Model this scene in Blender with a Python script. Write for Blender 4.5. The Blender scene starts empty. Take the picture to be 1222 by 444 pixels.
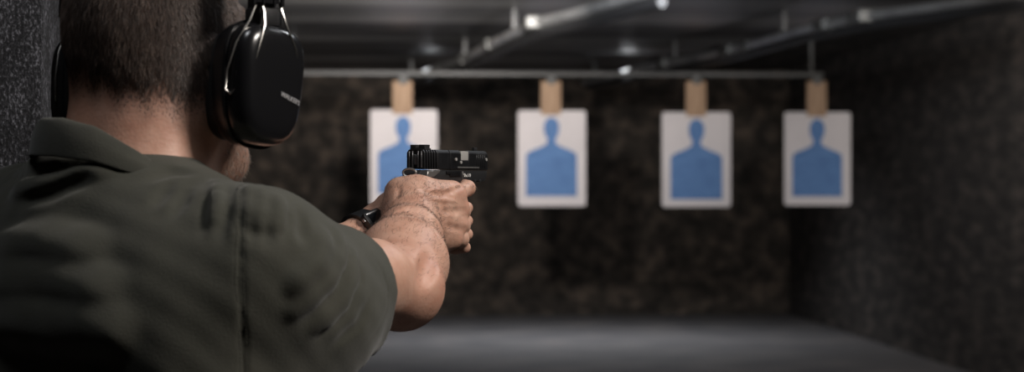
import bpy, bmesh, math, random
import numpy as np
from mathutils import Vector, Matrix

random.seed(7)
rng = np.random.default_rng(7)
F = 2380.0                       # focal length in pixels of the 1222 px wide frame
CAM_Z = 1.55
YAW = math.radians(3.4)
CY, SY = math.cos(YAW), math.sin(YAW)
SC = bpy.context.scene
COL = SC.collection

# ------------------------------------------------------------------ frames
def W(p):
    """level frame facing the view direction (z measured from eye height) -> world"""
    p = np.asarray(p, dtype=np.float64)
    q = np.empty_like(p)
    q[..., 0] = p[..., 0]*CY + p[..., 1]*SY
    q[..., 1] = -p[..., 0]*SY + p[..., 1]*CY
    q[..., 2] = p[..., 2] + CAM_Z
    return q
def P(px, py, d):
    return np.array([(px-611)/F*d, d, (222-py)/F*d])

# ------------------------------------------------------------------ materials
def mat(name, color, rough=.6, metal=0., **kw):
    m = bpy.data.materials.new(name); m.use_nodes = True
    b = m.node_tree.nodes['Principled BSDF']
    b.inputs['Base Color'].default_value = (*color, 1)
    b.inputs['Roughness'].default_value = rough
    b.inputs['Metallic'].default_value = metal
    for k, v in kw.items():
        b.inputs[k.replace('_', ' ')].default_value = v
    return m
def nd(m, t, **kw):
    n = m.node_tree.nodes.new(t)
    for k, v in kw.items():
        if hasattr(n, k): setattr(n, k, v)
        else: n.inputs[k.replace('_', ' ')].default_value = v
    return n
def ln(m, a, b): m.node_tree.links.new(a, b)
def ramp(m, stops):
    r = nd(m, 'ShaderNodeValToRGB'); e = r.color_ramp.elements
    while len(e) < len(stops): e.new(.5)
    for i, (p, c) in enumerate(stops):
        e[i].position = p; e[i].color = (*c, 1) if len(c) == 3 else c
    return r
def coords(m, scale=(1, 1, 1), kind='Object'):
    t = nd(m, 'ShaderNodeTexCoord'); mp = nd(m, 'ShaderNodeMapping')
    mp.inputs['Scale'].default_value = scale
    ln(m, t.outputs[kind], mp.inputs['Vector']); return mp.outputs['Vector']
def noisemat(name, stops, scale, rough=.7, metal=0., bump=.2, bdist=.01, detail=6, sc=(1, 1, 1), bscale=None, **kw):
    m = mat(name, (.5, .5, .5), rough, metal, **kw); b = m.node_tree.nodes['Principled BSDF']
    v = coords(m, sc)
    n = nd(m, 'ShaderNodeTexNoise', Scale=scale, Detail=detail); ln(m, v, n.inputs['Vector'])
    r = ramp(m, stops); ln(m, n.outputs['Fac'], r.inputs['Fac']); ln(m, r.outputs['Color'], b.inputs['Base Color'])
    if bump:
        n2 = nd(m, 'ShaderNodeTexNoise', Scale=bscale or scale*2, Detail=detail); ln(m, v, n2.inputs['Vector'])
        bp = nd(m, 'ShaderNodeBump', Strength=bump, Distance=bdist)
        ln(m, n2.outputs['Fac'], bp.inputs['Height']); ln(m, bp.outputs['Normal'], b.inputs['Normal'])
    return m

M = {}
M['wall'] = noisemat('rubber_granule_wall', [(.3, (.010, .008, .007)), (.5, (.032, .026, .021)), (.66, (.080, .061, .048))], 6.5, .95, bump=.6, bdist=.05, detail=10)
M['wall_r'] = noisemat('rubber_granule_side_wall', [(.3, (.012, .010, .009)), (.5, (.034, .028, .025)), (.68, (.085, .068, .058))], 9, .95, bump=.5, bdist=.03, detail=12, sc=(1, .3, 1))
M['floor'] = noisemat('grey_rubber_floor', [(.35, (.072, .070, .075)), (.6, (.112, .105, .106)), (.75, (.155, .135, .128))], 1.6, .75, bump=.3, detail=8)
M['ceil'] = noisemat('brushed_steel_ceiling', [(.32, (.05, .05, .054)), (.48, (.13, .13, .134)), (.62, (.36, .355, .35))], 1.6, .42, .6, bump=.1, bdist=.02, detail=2, sc=(.10, .75, 1))
M['steel'] = noisemat('galvanised_steel', [(.3, (.22, .22, .225)), (.7, (.48, .48, .475))], 3, .4, .6, bump=.1)
M['dull'] = mat('dull_painted_steel', (.085, .085, .085), .6, .2)
M['glint_clamp'] = mat('glint_clamp_zinc', (.10, .10, .097), .5, .5)  # zinc of the boxes that stand for glints on the tracks
M['paper'] = noisemat('target_paper', [(.3, (.49, .455, .46)), (.7, (.55, .51, .515))], 3, .8, bump=0)
M['blue'] = noisemat('printed_blue', [(.3, (.050, .125, .29)), (.6, (.066, .155, .34)), (.8, (.09, .19, .39))], 6, .7, bump=0, sc=(1, 1, 3))
M['wood'] = noisemat('plain_wood', [(.3, (.24, .145, .085)), (.7, (.35, .23, .145))], 5, .7, bump=.1, sc=(6, 6, 1))
M['shirt'] = noisemat('olive_pique_cotton', [(.3, (.032, .032, .0225)), (.7, (.043, .042, .031))], 26, .92, bump=.35, bdist=.0012, detail=5, bscale=520, Sheen_Weight=.12, Sheen_Roughness=.5)
M['shirt_rib'] = noisemat('olive_ribbed_cotton', [(.3, (.029, .029, .021)), (.7, (.039, .038, .028))], 30, .92, bump=.4, bdist=.001, bscale=600, Sheen_Weight=.12)
M['thread'] = mat('olive_thread', (.075, .075, .06), .9)
M['trouser'] = noisemat('dark_cotton_twill', [(.3, (.02, .02, .022)), (.7, (.035, .034, .036))], 30, .9, bump=.3, bdist=.001)
M['boot'] = mat('black_leather', (.02, .018, .016), .5)
M['sole'] = mat('black_rubber_sole', (.015, .015, .015), .8)
M['cup'] = mat('glossy_black_plastic', (.008, .008, .009), .22)
M['cupmatt'] = mat('matt_black_plastic', (.012, .012, .013), .5)
M['cushion'] = mat('black_vinyl_cushion', (.012, .012, .012), .42)
M['wire'] = mat('polished_steel_wire', (.6, .58, .55), .25, 1.)
M['print'] = mat('grey_print', (.42, .41, .42), .6)
M['gunslide'] = noisemat('black_nitride_steel', [(.3, (.012, .012, .013)), (.7, (.024, .024, .026))], 60, .38, .55, bump=.05, bdist=.0005)
M['gunedge'] = mat('pale_steel_edge', (.13, .13, .135), .35, .7)  # paler grey than the slide steel
M['gunframe'] = mat('black_polymer', (.016, .016, .017), .5)
M['gunbright'] = mat('bare_steel_barrel', (.8, .78, .74), .3, .6)
M['gungrey'] = mat('grey_steel_lever', (.34, .33, .32), .35, .8)
M['gunprint'] = mat('white_marking', (.7, .7, .68), .6)
M['glass'] = mat('black_watch_glass', (.006, .007, .009), .08)
M['strap'] = mat('black_resin_strap', (.013, .014, .016), .38)
M['watchsteel'] = mat('dark_steel_watch_case', (.2, .2, .21), .3, .9)
M['eyew'] = mat('eye_white', (.6, .56, .52), .2)
M['iris'] = mat('brown_iris', (.05, .03, .015), .15)
M['hair'] = mat('dark_brown_hair', (.03, .02, .015), .55)
M['armhair'] = mat('fine_brown_hair', (.04, .022, .014), .55)
M['stubble'] = mat('greying_brown_stubble', (.16, .12, .095), .45)

def _carpet():
    m = mat('grey_speckled_carpet', (.05, .05, .055), .97); b = m.node_tree.nodes['Principled BSDF']
    v = coords(m, (1, 1, .55))
    n = nd(m, 'ShaderNodeTexNoise', Scale=260., Detail=4, Roughness=.75); ln(m, v, n.inputs['Vector'])
    n2 = nd(m, 'ShaderNodeTexNoise', Scale=30., Detail=3); ln(m, v, n2.inputs['Vector'])
    mx = nd(m, 'ShaderNodeMath', operation='MULTIPLY_ADD'); ln(m, n2.outputs['Fac'], mx.inputs[0]); mx.inputs[1].default_value = .20
    ln(m, n.outputs['Fac'], mx.inputs[2])
    r = ramp(m, [(.50, (.010, .010, .012)), (.63, (.034, .034, .039)), (.80, (.30, .30, .34))])
    ln(m, mx.outputs[0], r.inputs['Fac']); ln(m, r.outputs['Color'], b.inputs['Base Color'])
    bp = nd(m, 'ShaderNodeBump', Strength=1., Distance=.006); ln(m, n.outputs['Fac'], bp.inputs['Height']); ln(m, bp.outputs['Normal'], b.inputs['Normal'])
    return m
M['carpet'] = _carpet()

def _skin():
    m = mat('skin', (.5, .3, .2), .5); b = m.node_tree.nodes['Principled BSDF']
    v = coords(m)
    n = nd(m, 'ShaderNodeTexNoise', Scale=38., Detail=6); ln(m, v, n.inputs['Vector'])
    r = ramp(m, [(.3, (.46, .265, .19)), (.5, (.56, .35, .26)), (.7, (.65, .43, .33))])
    ln(m, n.outputs['Fac'], r.inputs['Fac'])
    a = nd(m, 'ShaderNodeAttribute', attribute_name='tone'); sep = nd(m, 'ShaderNodeSeparateColor'); ln(m, a.outputs['Color'], sep.inputs[0])
    def mix(fac, c1, c2):
        x = nd(m, 'ShaderNodeMix', data_type='RGBA'); ln(m, fac, x.inputs[0]); ln(m, c1, x.inputs[6])
        x.inputs[7].default_value = (*c2, 1); return x.outputs[2]
    c = mix(sep.outputs[0], r.outputs['Color'], (.43, .17, .11))        # ruddy skin
    c = mix(sep.outputs[1], c, (.10, .062, .048))                       # hair roots on the scalp, beard roots and painted shade on the jaw
    ln(m, c, b.inputs['Base Color'])
    n3 = nd(m, 'ShaderNodeTexNoise', Scale=420., Detail=4); ln(m, v, n3.inputs['Vector'])
    n4 = nd(m, 'ShaderNodeTexVoronoi', Scale=260.); ln(m, v, n4.inputs['Vector'])
    ad = nd(m, 'ShaderNodeMath', operation='ADD'); ln(m, n3.outputs['Fac'], ad.inputs[0]); ln(m, n4.outputs['Distance'], ad.inputs[1])
    bp = nd(m, 'ShaderNodeBump', Strength=.22, Distance=.0007); ln(m, ad.outputs[0], bp.inputs['Height']); ln(m, bp.outputs['Normal'], b.inputs['Normal'])
    b.inputs['Subsurface Weight'].default_value = .12
    b.inputs['Subsurface Scale'].default_value = .01
    b.inputs['Subsurface Radius'].default_value = (1, .35, .2)
    return m
M['skin'] = _skin()

# ------------------------------------------------------------------ object helpers
def mk(name, verts, faces, m, root=None, origin=None, smooth=True):
    """verts are world coordinates. root: the parent object; origin: where a top-level object's origin sits"""
    verts = np.asarray(verts, dtype=np.float64).reshape(-1, 3)
    if root is not None:
        base = root
        org = np.zeros(3)
        while base is not None: org = org + np.array(base.location); base = base.parent
    else:
        org = np.array(origin if origin is not None else (0, 0, 0), dtype=float)
    me = bpy.data.meshes.new(name)
    if isinstance(faces, np.ndarray) and len(faces):
        vv = (verts-org).astype(np.float32)
        n = faces.shape[1]
        me.vertices.add(len(vv)); me.vertices.foreach_set('co', vv.ravel())
        me.loops.add(faces.size); me.loops.foreach_set('vertex_index', faces.ravel().astype(np.int32))
        me.polygons.add(len(faces)); me.polygons.foreach_set('loop_start', (np.arange(len(faces))*n).astype(np.int32))
        me.polygons.foreach_set('loop_total', np.full(len(faces), n, np.int32)) if False else None
        me.update(calc_edges=True); me.validate()
    else:
        me.from_pydata([tuple(v) for v in (verts-org)], [], faces); me.update()
    if smooth: me.polygons.foreach_set('use_smooth', np.ones(len(me.polygons), bool))
    me.materials.append(m)
    o = bpy.data.objects.new(name, me); COL.objects.link(o)
    if root is not None: o.parent = root
    else: o.location = org
    return o
def empty(name, loc):
    o = bpy.data.objects.new(name, None); COL.objects.link(o); o.location = loc; o.empty_display_size = .1; return o
def tag(o, label=None, cat=None, group=None, kind=None):
    if label: o['label'] = label
    if cat: o['category'] = cat
    if group: o['group'] = group
    if kind: o['kind'] = kind
    return o

class MB:
    """collects shapes into one mesh; fr maps local coordinates to world"""
    def __init__(s, fr=None): s.v = []; s.f = []; s.fr = fr or (lambda p: p)
    def add(s, v, f):
        o = len(s.v); s.v += [tuple(x) for x in v]; s.f += [tuple(i+o for i in q) for q in f]
    def addbm(s, bm):
        bm.verts.index_update(); s.add([v.co[:] for v in bm.verts], [[v.index for v in q.verts] for q in bm.faces]); bm.free()
    def box(s, a, b, bev=0., seg=2):
        bm = bmesh.new(); bmesh.ops.create_cube(bm, size=1)
        a = np.array(a, float); b = np.array(b, float)
        for v in bm.verts: v.co = Vector((a+b)/2+np.array(v.co)*(b-a))
        if bev: bmesh.ops.bevel(bm, geom=bm.edges[:], offset=bev, segments=seg, profile=.6, affect='EDGES')
        s.addbm(bm)
    def prism(s, pts, axis, lo, hi, bev=0., seg=2):
        """closed polygon pts (2D) extruded on axis 0/1/2 from lo to hi"""
        bm = bmesh.new(); ring = []
        for h in (lo, hi):
            r = []
            for (p, q) in pts:
                c = [p, q]; c.insert(axis, h); r.append(bm.verts.new(c))
            ring.append(r)
        bm.faces.new(ring[0][::-1]); bm.faces.new(ring[1])
        n = len(pts)
        for i in range(n): bm.faces.new((ring[0][i], ring[0][(i+1) % n], ring[1][(i+1) % n], ring[1][i]))
        bmesh.ops.recalc_face_normals(bm, faces=bm.faces)
        if bev: bmesh.ops.bevel(bm, geom=bm.edges[:], offset=bev, segments=seg, profile=.6, affect='EDGES')
        s.addbm(bm)
    def tube(s, pts, r, n=8, closed=False, flat=None):
        pts = [Vector(p) for p in pts]; m = len(pts); rs = r if hasattr(r, '__len__') else [r]*m
        vs = []; fs = []; up = None
        for i, p in enumerate(pts):
            if closed: t = (pts[(i+1) % m]-pts[i-1]).normalized()
            else: t = (pts[min(i+1, m-1)]-pts[max(i-1, 0)]).normalized()
            if up is None:
                up = Vector((0, 0, 1)) if abs(t.z) < .9 else Vector((1, 0, 0))
            a = t.cross(up).normalized(); b = a.cross(t).normalized(); up = b
            for k in range(n):
                th = 2*math.pi*k/n; vs.append(p+(a*math.cos(th)+b*math.sin(th)*(flat or 1))*rs[i])
        for i in range(m if closed else m-1):
            for k in range(n):
                j = (i+1) % m
                fs.append((i*n+k, i*n+(k+1) % n, j*n+(k+1) % n, j*n+k))
        if not closed: fs += [tuple(range(n))[::-1], tuple((m-1)*n+k for k in range(n))]
        s.add(vs, fs)
    def loft(s, rings, cap=True, closed=False):
        n = len(rings[0]); vs = [p for r in rings for p in r]; fs = []; m = len(rings)
        for i in range(m if closed else m-1):
            j = (i+1) % m
            for k in range(n): fs.append((i*n+k, i*n+(k+1) % n, j*n+(k+1) % n, j*n+k))
        if cap and not closed: fs += [tuple(range(n))[::-1], tuple((m-1)*n+k for k in range(n))]
        s.add(vs, fs)
    def ball(s, c, r, seg=16):
        bm = bmesh.new(); bmesh.ops.create_uvsphere(bm, u_segments=seg, v_segments=seg//2, radius=1)
        r = np.array(r if hasattr(r, '__len__') else (r, r, r)); c = np.array(c)
        for v in bm.verts: v.co = Vector(c+np.array(v.co)*r)
        s.addbm(bm)
    def build(s, name, m, root=None, origin=None, smooth=True, angle=40):
        v = s.fr(np.array(s.v, dtype=float))
        o = mk(name, v, [tuple(q) for q in s.f], m, root, origin, False)
        bm = bmesh.new(); bm.from_mesh(o.data); bmesh.ops.recalc_face_normals(bm, faces=bm.faces)
        for fc in bm.faces: fc.smooth = smooth
        for e in bm.edges:
            if len(e.link_faces) == 2 and e.calc_face_angle(0) > math.radians(angle): e.smooth = False
        bm.to_mesh(o.data); bm.free()
        return o

# ------------------------------------------------------------------ signed distance modelling
def cap(a, b, r1, r2=None, k=.02, op='u', off=0.):
    a = np.asarray(a, np.float32); b = np.asarray(b, np.float32); r2 = r1 if r2 is None else r2
    ba = b-a; bb = float(ba@ba)+1e-12
    def f(p):
        pa = p-a; h = np.clip((pa@ba)/bb, 0, 1)
        return np.sqrt(((pa-h[:, None]*ba)**2).sum(1))-(r1+(r2-r1)*h)
    return (f, k, op)
def ell(c, ax, rad, k=.03, op='u'):
    """ax: 3x3 rows = local axes"""
    c = np.asarray(c, np.float32); ax = np.asarray(ax, np.float32); rad = np.asarray(rad, np.float32)
    def f(p):
        q = (p-c)@ax.T
        k0 = np.sqrt(((q/rad)**2).sum(1)); k1 = np.sqrt(((q/(rad*rad))**2).sum(1))+1e-9
        return k0*(k0-1)/k1
    return (f, k, op)
def chain(pts, rs, k=.01, op='u'):
    return [cap(pts[i], pts[i+1], rs[i], rs[i+1], k, op) for i in range(len(pts)-1)]
def comb(d, e, k, op):
    if op == 'u':
        h = np.maximum(k-np.abs(d-e), 0)/k; return np.minimum(d, e)-h*h*k*.25
    if op == 's':                       # subtract e
        e = -e; h = np.maximum(k-np.abs(d-e), 0)/k; return np.maximum(d, e)+h*h*k*.25
    return np.maximum(d, e)
def sdf(prims, p, cull=None):
    p = np.asarray(p, np.float32); d = np.full(len(p), 10., np.float32)
    for i, (f, k, op) in enumerate(prims):
        if cull is not None and not cull[i]: continue
        d = comb(d, f(p), k, op)
    return d
def axis(segs):
    """segs: (start, end, step) joined"""
    out = []
    for a, b, s in segs:
        n = max(1, int(round((b-a)/s))); out += list(np.linspace(a, b, n, endpoint=False))
    out.append(segs[-1][1]); return np.array(out, np.float32)
def polygonise(prims, X, Y, Z, post=None):
    nx, ny, nz = len(X), len(Y), len(Z)
    D = np.full((nx, ny, nz), 1., np.float32); B = 14
    for i in range(0, nx, B):
        for j in range(0, ny, B):
            for l in range(0, nz, B):
                xs, ys, zs = X[i:i+B], Y[j:j+B], Z[l:l+B]
                c = np.array([[(xs[0]+xs[-1])/2, (ys[0]+ys[-1])/2, (zs[0]+zs[-1])/2]], np.float32)
                rad = .5*math.sqrt((xs[-1]-xs[0])**2+(ys[-1]-ys[0])**2+(zs[-1]-zs[0])**2)+.008
                ds = np.array([f(c)[0] for f, k, op in prims]); ks = np.array([k for f, k, op in prims])
                isu = np.array([op == 'u' for f, k, op in prims])
                mn = ds[isu].min()
                if mn > rad*1.4+.03: continue
                nb = ds[~isu]
                if mn < -(rad*1.4+.01) and not (len(nb) and nb.min() < rad*1.3+.01):
                    D[i:i+B, j:j+B, l:l+B] = -1; continue
                cull = np.where(isu, ds < max(mn, 0)+2*rad*1.3+ks+.02, ds < rad*1.3+ks+.01)
                isI = np.array([op == 'i' for f, k, op in prims])
                cull = cull | isI
                g = np.stack(np.meshgrid(xs, ys, zs, indexing='ij'), -1).reshape(-1, 3)
                d = sdf(prims, g, cull)
                if post is not None: d = post(g, d)
                D[i:i+B, j:j+B, l:l+B] = d.reshape(len(xs), len(ys), len(zs))
    S = D < 0
    cnt = np.zeros((nx-1, ny-1, nz-1), np.int8)
    for a in (0, 1):
        for b in (0, 1):
            for c in (0, 1): cnt += S[a:nx-1+a, b:ny-1+b, c:nz-1+c]
    act = np.argwhere((cnt > 0) & (cnt < 8)); idm = np.full(cnt.shape, -1, np.int32)
    idm[act[:, 0], act[:, 1], act[:, 2]] = np.arange(len(act))
    acc = np.zeros((len(act), 3)); num = np.zeros(len(act))
    ax = (X, Y, Z)
    for d in range(3):
        o1, o2 = [q for q in range(3) if q != d]
        for a in (0, 1):
            for b in (0, 1):
                i0 = act.copy(); i0[:, o1] += a; i0[:, o2] += b; i1 = i0.copy(); i1[:, d] += 1
                d0 = D[i0[:, 0], i0[:, 1], i0[:, 2]]; d1 = D[i1[:, 0], i1[:, 1], i1[:, 2]]
                m = (d0 < 0) != (d1 < 0)
                t = np.where(m, d0/np.where(m, d0-d1, 1), 0)
                pt = np.empty((len(act), 3))
                for q in range(3):
                    c0 = ax[q][i0[:, q]]; c1 = ax[q][i1[:, q]]; pt[:, q] = c0+(c1-c0)*t
                acc[m] += pt[m]; num[m] += 1
    V = acc/np.maximum(num, 1)[:, None]
    quads = []
    for d in range(3):
        o1, o2 = [(1, 2), (2, 0), (0, 1)][d]
        sl0 = [slice(None)]*3; sl1 = [slice(None)]*3
        sl0[d] = slice(0, -1); sl1[d] = slice(1, None)
        ed = np.argwhere(S[tuple(sl0)] != S[tuple(sl1)])
        ok = (ed[:, o1] > 0) & (ed[:, o2] > 0) & (ed[:, o1] < D.shape[o1]-1) & (ed[:, o2] < D.shape[o2]-1); ed = ed[ok]
        def cid(da, db):
            q = ed.copy(); q[:, o1] -= da; q[:, o2] -= db; return idm[q[:, 0], q[:, 1], q[:, 2]]
        Q = np.stack([cid(1, 1), cid(0, 1), cid(0, 0), cid(1, 0)], 1)
        inside = S[ed[:, 0], ed[:, 1], ed[:, 2]]
        Q[~inside] = Q[~inside][:, ::-1]; quads.append(Q)
    Q = np.concatenate(quads); Q = Q[(Q >= 0).all(1)]
    return V, Q
def trace(prims, pix, d0=1.3, d1=3.):
    o = np.array([P(x, y, 1.) for x, y in pix]); t = np.full(len(o), d0)
    cull = None
    for _ in range(70):
        d = sdf(prims, o*t[:, None]); t += np.where(d < 3e-4, 0, np.maximum(d*.75, 3e-4))
        if ((d < 3e-4) | (t > d1)).all(): break
    return (o*t[:, None])[t < d1]
def grad(prims, p):
    p = np.asarray(p, np.float32); e = 1e-3; g = np.zeros_like(p)
    for q in range(3):
        s = np.zeros(3, np.float32); s[q] = e; g[:, q] = sdf(prims, p+s)-sdf(prims, p-s)
    return g/(np.linalg.norm(g, axis=1, keepdims=True)+1e-9)
def surfline(prims, pix, lift=0., step=7):
    """trace a pixel polyline on to the surface of prims -> 3D points"""
    out = []
    for (x0, y0), (x1, y1) in zip(pix[:-1], pix[1:]):
        n = max(1, int(math.hypot(x1-x0, y1-y0)/step))
        for i in range(n):
            out.append((x0+(x1-x0)*i/n, y0+(y1-y0)*i/n))
    out.append(pix[-1]); out = trace(prims, out)
    return out+grad(prims, out)*lift
def fold(prims, pix, r, lift, k, op):
    """ridge (u) or groove (s) following a line across the cloth or skin, fading at both ends"""
    pts = surfline(prims, pix, 0.); n = len(pts); g = grad(prims, pts); out = []
    for i in range(n-1):
        if np.linalg.norm(pts[i+1]-pts[i]) > .05: continue
        def L(q):
            e = math.sin(math.pi*min(max((q+.3)/(n-.4), 0), 1))**.6
            return lift*e-(r*1.0)*(1-e) if op == 'u' else lift+(r+.001)*(1-e)
        out.append(cap(pts[i]+g[i]*L(i), pts[i+1]+g[i+1]*L(i+1), r, r, k, op))
    return out

# ------------------------------------------------------------------ THE PERSON
TH = math.radians(33)
GF = np.array([math.sin(TH), math.cos(TH), 0]); GR = np.array([math.cos(TH), -math.sin(TH), 0]); UP = np.array([0, 0, 1.])
TC = np.array([-.387, 2.0, 0])
def T(f, r, z): return TC+GF*f+GR*r+UP*z
TA = np.array([GF, GR, UP])
# gun frame
GT = math.radians(30)
gF = np.array([math.sin(GT), math.cos(GT), 0]); gR = np.array([math.cos(GT), -math.sin(GT), 0])
G0 = np.array([-.1175, 2.43, .0447])
def G(f, r, u): return G0+gF*f+gR*r+UP*u
# head frame
HT = math.radians(35)
hF = np.array([math.sin(HT), math.cos(HT), 0]); hR = np.array([math.cos(HT), -math.sin(HT), 0])
HC = P(190, 32, 2.04)
def H(f, r, u): return HC+hF*f+hR*r+UP*u
HA = np.array([hF, hR, UP])

SR = T(.0, .172, -.078)            # right shoulder joint
ER = P(480, 344, 2.14)             # right elbow
WR = G(-.052, .026, -.086)         # right wrist
SL = T(.03, -.18, -.055)
EL = np.array([-.375, 2.215, -.150])
WL = G(-.038, -.040, -.106)
def lerp(a, b, t): return a+(b-a)*t

def body_prims():
    B = []
    # torso
    B += [ell(T(0, 0, -.17), TA, (.098, .158, .19), .05), ell(T(.0, 0, -.40), TA, (.090, .140, .2), .08),
          ell(T(0, 0, -.60), TA, (.105, .16, .13), .08)]
    B += [cap(T(-.01, .02, -.062), SR+UP*.0, .05, .045, .06), cap(T(-.01, -.02, -.045), SL, .05, .045, .06)]
    # neck
    B += [cap(T(.0, .0, -.04), H(-.026, .000, -.08), .064, .061, .03),
          cap(T(.0, .040, -.04), H(-.035, .035, -.07), .032, .03, .04), cap(T(.0, -.045, -.02), H(-.035, -.035, -.07), .035, .03, .04),
          cap(T(.05, .03, -.03), H(.0, .055, -.075), .024, .020, .03),
          cap(T(.06, .0, -.02), H(.045, .0, -.125), .045, .035, .04)]
    # head
    B += [ell(H(-.008, 0, .012), HA, (.092, .072, .096), .03), ell(H(-.034, 0, -.012), HA, (.058, .067, .078), .03),
          ell(H(.030, 0, -.055), HA, (.062, .060, .075), .04)]
    for s in (1, -1):
        B += [cap(H(.0, s*.052, -.085), H(.075, s*.022, -.135), .018, .017, .035),      # jaw
              cap(H(.062, s*.045, -.035), H(.05, s*.055, -.05), .02, .02, .03)]
    B += [cap(H(.078, -.014, -.137), H(.078, .014, -.137), .019, .019, .03)]
    B += [cap(H(.088, 0, -.01), H(.112, 0, -.052), .008, .011, .012), cap(H(.100, .012, -.056), H(.100, -.012, -.056), .008, .008, .01)]
    B += [cap(H(.084, -.032, .010), H(.084, .032, .010), .012, .012, .02)]
    B += [cap(H(.088, -.018, -.088), H(.088, .018, -.088), .010, .010, .008), cap(H(.088, -.016, -.099), H(.088, .016, -.099), .010, .010, .004)]
    for s in (1, -1):
        B += [ell(H(.088, s*.031, -.012), HA, (.016, .018, .012), .012, 's')]
        B += [ell(H(-.005, s*.074, -.045), HA, (.020, .008, .030), .01)]
    # right arm
    up = ER-SR
    B += [cap(SR, lerp(SR, ER, .45), .050, .048, .04), cap(lerp(SR, ER, .45)-UP*.004, ER, .046, .033, .03),
          cap(lerp(SR, ER, .75)+UP*(.008)+gR*.004, ER, .038, .032, .02)]
    B += [cap(ER, ER+np.array([0, 0, .0]), .0335, .0335, .02)]
    fa = WR-ER
    B += [cap(ER, lerp(ER, WR, .32)-gR*.002+UP*.002, .036, .044, .03), cap(lerp(ER, WR, .32)-gR*.002+UP*.002, lerp(ER, WR, .7), .044, .036, .03),
          cap(lerp(ER, WR, .7), WR, .035, .0285, .02),
          cap(lerp(ER, WR, .05)-gR*.014, lerp(ER, WR, .45)-gR*.018, .034, .030, .03),
          cap(lerp(ER, WR, .55)+gR*.010-UP*.004, WR+gR*.006-UP*.010, .026, .022, .02)]
    # left arm
    B += [cap(SL, EL, .052, .038, .04), cap(EL, lerp(EL, WL, .35), .040, .044, .03), cap(lerp(EL, WL, .35), WL, .044, .026, .03)]
    # legs
    for s in (1, -1):
        hp = T(0, s*.085, -.66); kn = T(.03+s*-.03, s*.14, -1.06); an = T(-.03+s*-.06, s*.17, -1.45)
        B += [cap(hp, kn, .085, .055, .05), cap(kn, lerp(kn, an, .35), .055, .055, .03), cap(lerp(kn, an, .35), an, .055, .036, .03),
              cap(an, an+GF*.14-UP*.055, .035, .025, .03)]
    # ---- right hand
    wr = WR
    mc = [G(.046, .0275, -.056), G(.050, .031, -.073), G(.047, .031, -.092), G(.039, .028, -.109)]
    base = [G(-.035, .020, -.066), G(-.036, .026, -.078), G(-.036, .027, -.092), G(-.036, .024, -.104)]
    B += [cap(wr, G(-.028, .014, -.072), .026, .022, .02), cap(wr, G(-.03, .016, -.10), .025, .020, .02)]
    for i in range(4):
        B += [cap(base[i], mc[i], .0150, .0112, .013), cap(lerp(base[i], mc[i], .35)-gR*.014, mc[i]-gR*.012, .014, .011, .016)]
    B += [cap(G(-.030, .012, -.115), G(.030, .012, -.115), .016, .012, .018)]
    # web and thumb
    B += [cap(G(-.034, .006, -.070), G(-.012, .010, -.052), .020, .0165, .02), cap(G(-.032, .000, -.070), G(-.020, -.011, -.052), .018, .0160, .018),
          cap(G(-.012, .012, -.052), G(.040, .0255, -.053), .0155, .0115, .018)]
    B += chain([G(-.020, -.011, -.052), G(.010, -.026, -.047), G(.040, -.028, -.043)], [.0150, .0100, .0085], .008)
    for i in range(4):                                                  # knuckles
        B += [cap(mc[i]+gR*.0020, mc[i]+gR*.0020+gF*.001, .0108, .0108, .006)]
    # fingers: proximal, middle, end
    B += chain([mc[0], G(.078, .0265, -.0475), G(.094, .0130, -.0455), G(.098, .0005, -.046)], [.0104, .0093, .0080, .0068], .005)
    for i, (dz, ln_) in enumerate(((-.075, 1.), (-.093, .97), (-.110, .86))):
        j = mc[i+1]
        u = dz
        B += chain([j, G(.050+.030*ln_, .0185, u-.001), G(.054+.026*ln_, -.008, u-.002), G(.046, -.018, u-.002)], [.0104, .0096, .0085, .0072], .004)
    # ---- left hand: palm on the left of the grip, fingers closed over the right hand's fingers
    lm = [G(.044, -.046, -.070), G(.046, -.048, -.088), G(.042, -.047, -.106), G(.032, -.043, -.121)]
    B += [cap(WL, G(-.022, -.038, -.094), .025, .018, .02), cap(WL, G(-.022, -.040, -.108), .024, .019, .02)]
    for i in range(4): B += [cap(G(-.020, -.046, -.086-.010*i), lm[i], .015, .0115, .014)]
    B += [cap(G(-.012, -.038, -.088), G(.020, -.040, -.092), .020, .015, .02)]
    B += chain([G(-.024, -.038, -.088), G(-.002, -.038, -.068), G(.026, -.040, -.052), G(.058, -.030, -.049)], [.0165, .0140, .0100, .0085], .008)
    for i in range(4):
        u = -.071-.0165*i; a = 1. if i < 3 else .86
        B += chain([lm[i], G(.050+.046*a, -.028, u), G(.054+.046*a, .000, u-.001), G(.052+.040*a, .0175, u-.001)], [.0108, .0096, .0085, .0075], .004)
    return B

BP = body_prims()
# skin detail carved on the arm and hand: tendon grooves, wrist creases, veins
SK = list(BP)
for pix, r, lift, k, op in [
    ([(552, 222), (540, 228), (528, 232)], .0022, .0010, .004, 's'),
    ([(556, 251), (545, 252), (533, 252), (522, 250)], .0026, .0012, .005, 's'),
    ([(556, 273), (546, 273), (535, 270), (524, 266)], .0024, .0012, .005, 's'),
    ([(478, 252), (492, 249), (508, 254), (524, 268), (534, 286)], .0030, .0018, .010, 's'),
    ([(473, 258), (488, 256), (504, 260), (519, 275), (527, 290)], .0018, .0012, .004, 's'),
    ([(504, 335), (512, 320), (516, 303)], .0050, .0030, .016, 's'),
    ([(476, 222), (474, 236), (478, 246)], .0022, .0012, .005, 's'),
    ([(505, 236), (522, 238), (542, 240)], .0014, -.0004, .004, 'u'),
    ([(496, 226), (515, 227), (535, 225)], .0014, -.0004, .004, 'u'),
]:
    SK += fold(BP, pix, r, lift, k, op)
x0 = G0[0]; 
X = axis([(-.80, -.27, .005), (-.27, -.17, .0035), (-.17, -.02, .0014), (-.02, .06, .004)])
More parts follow.
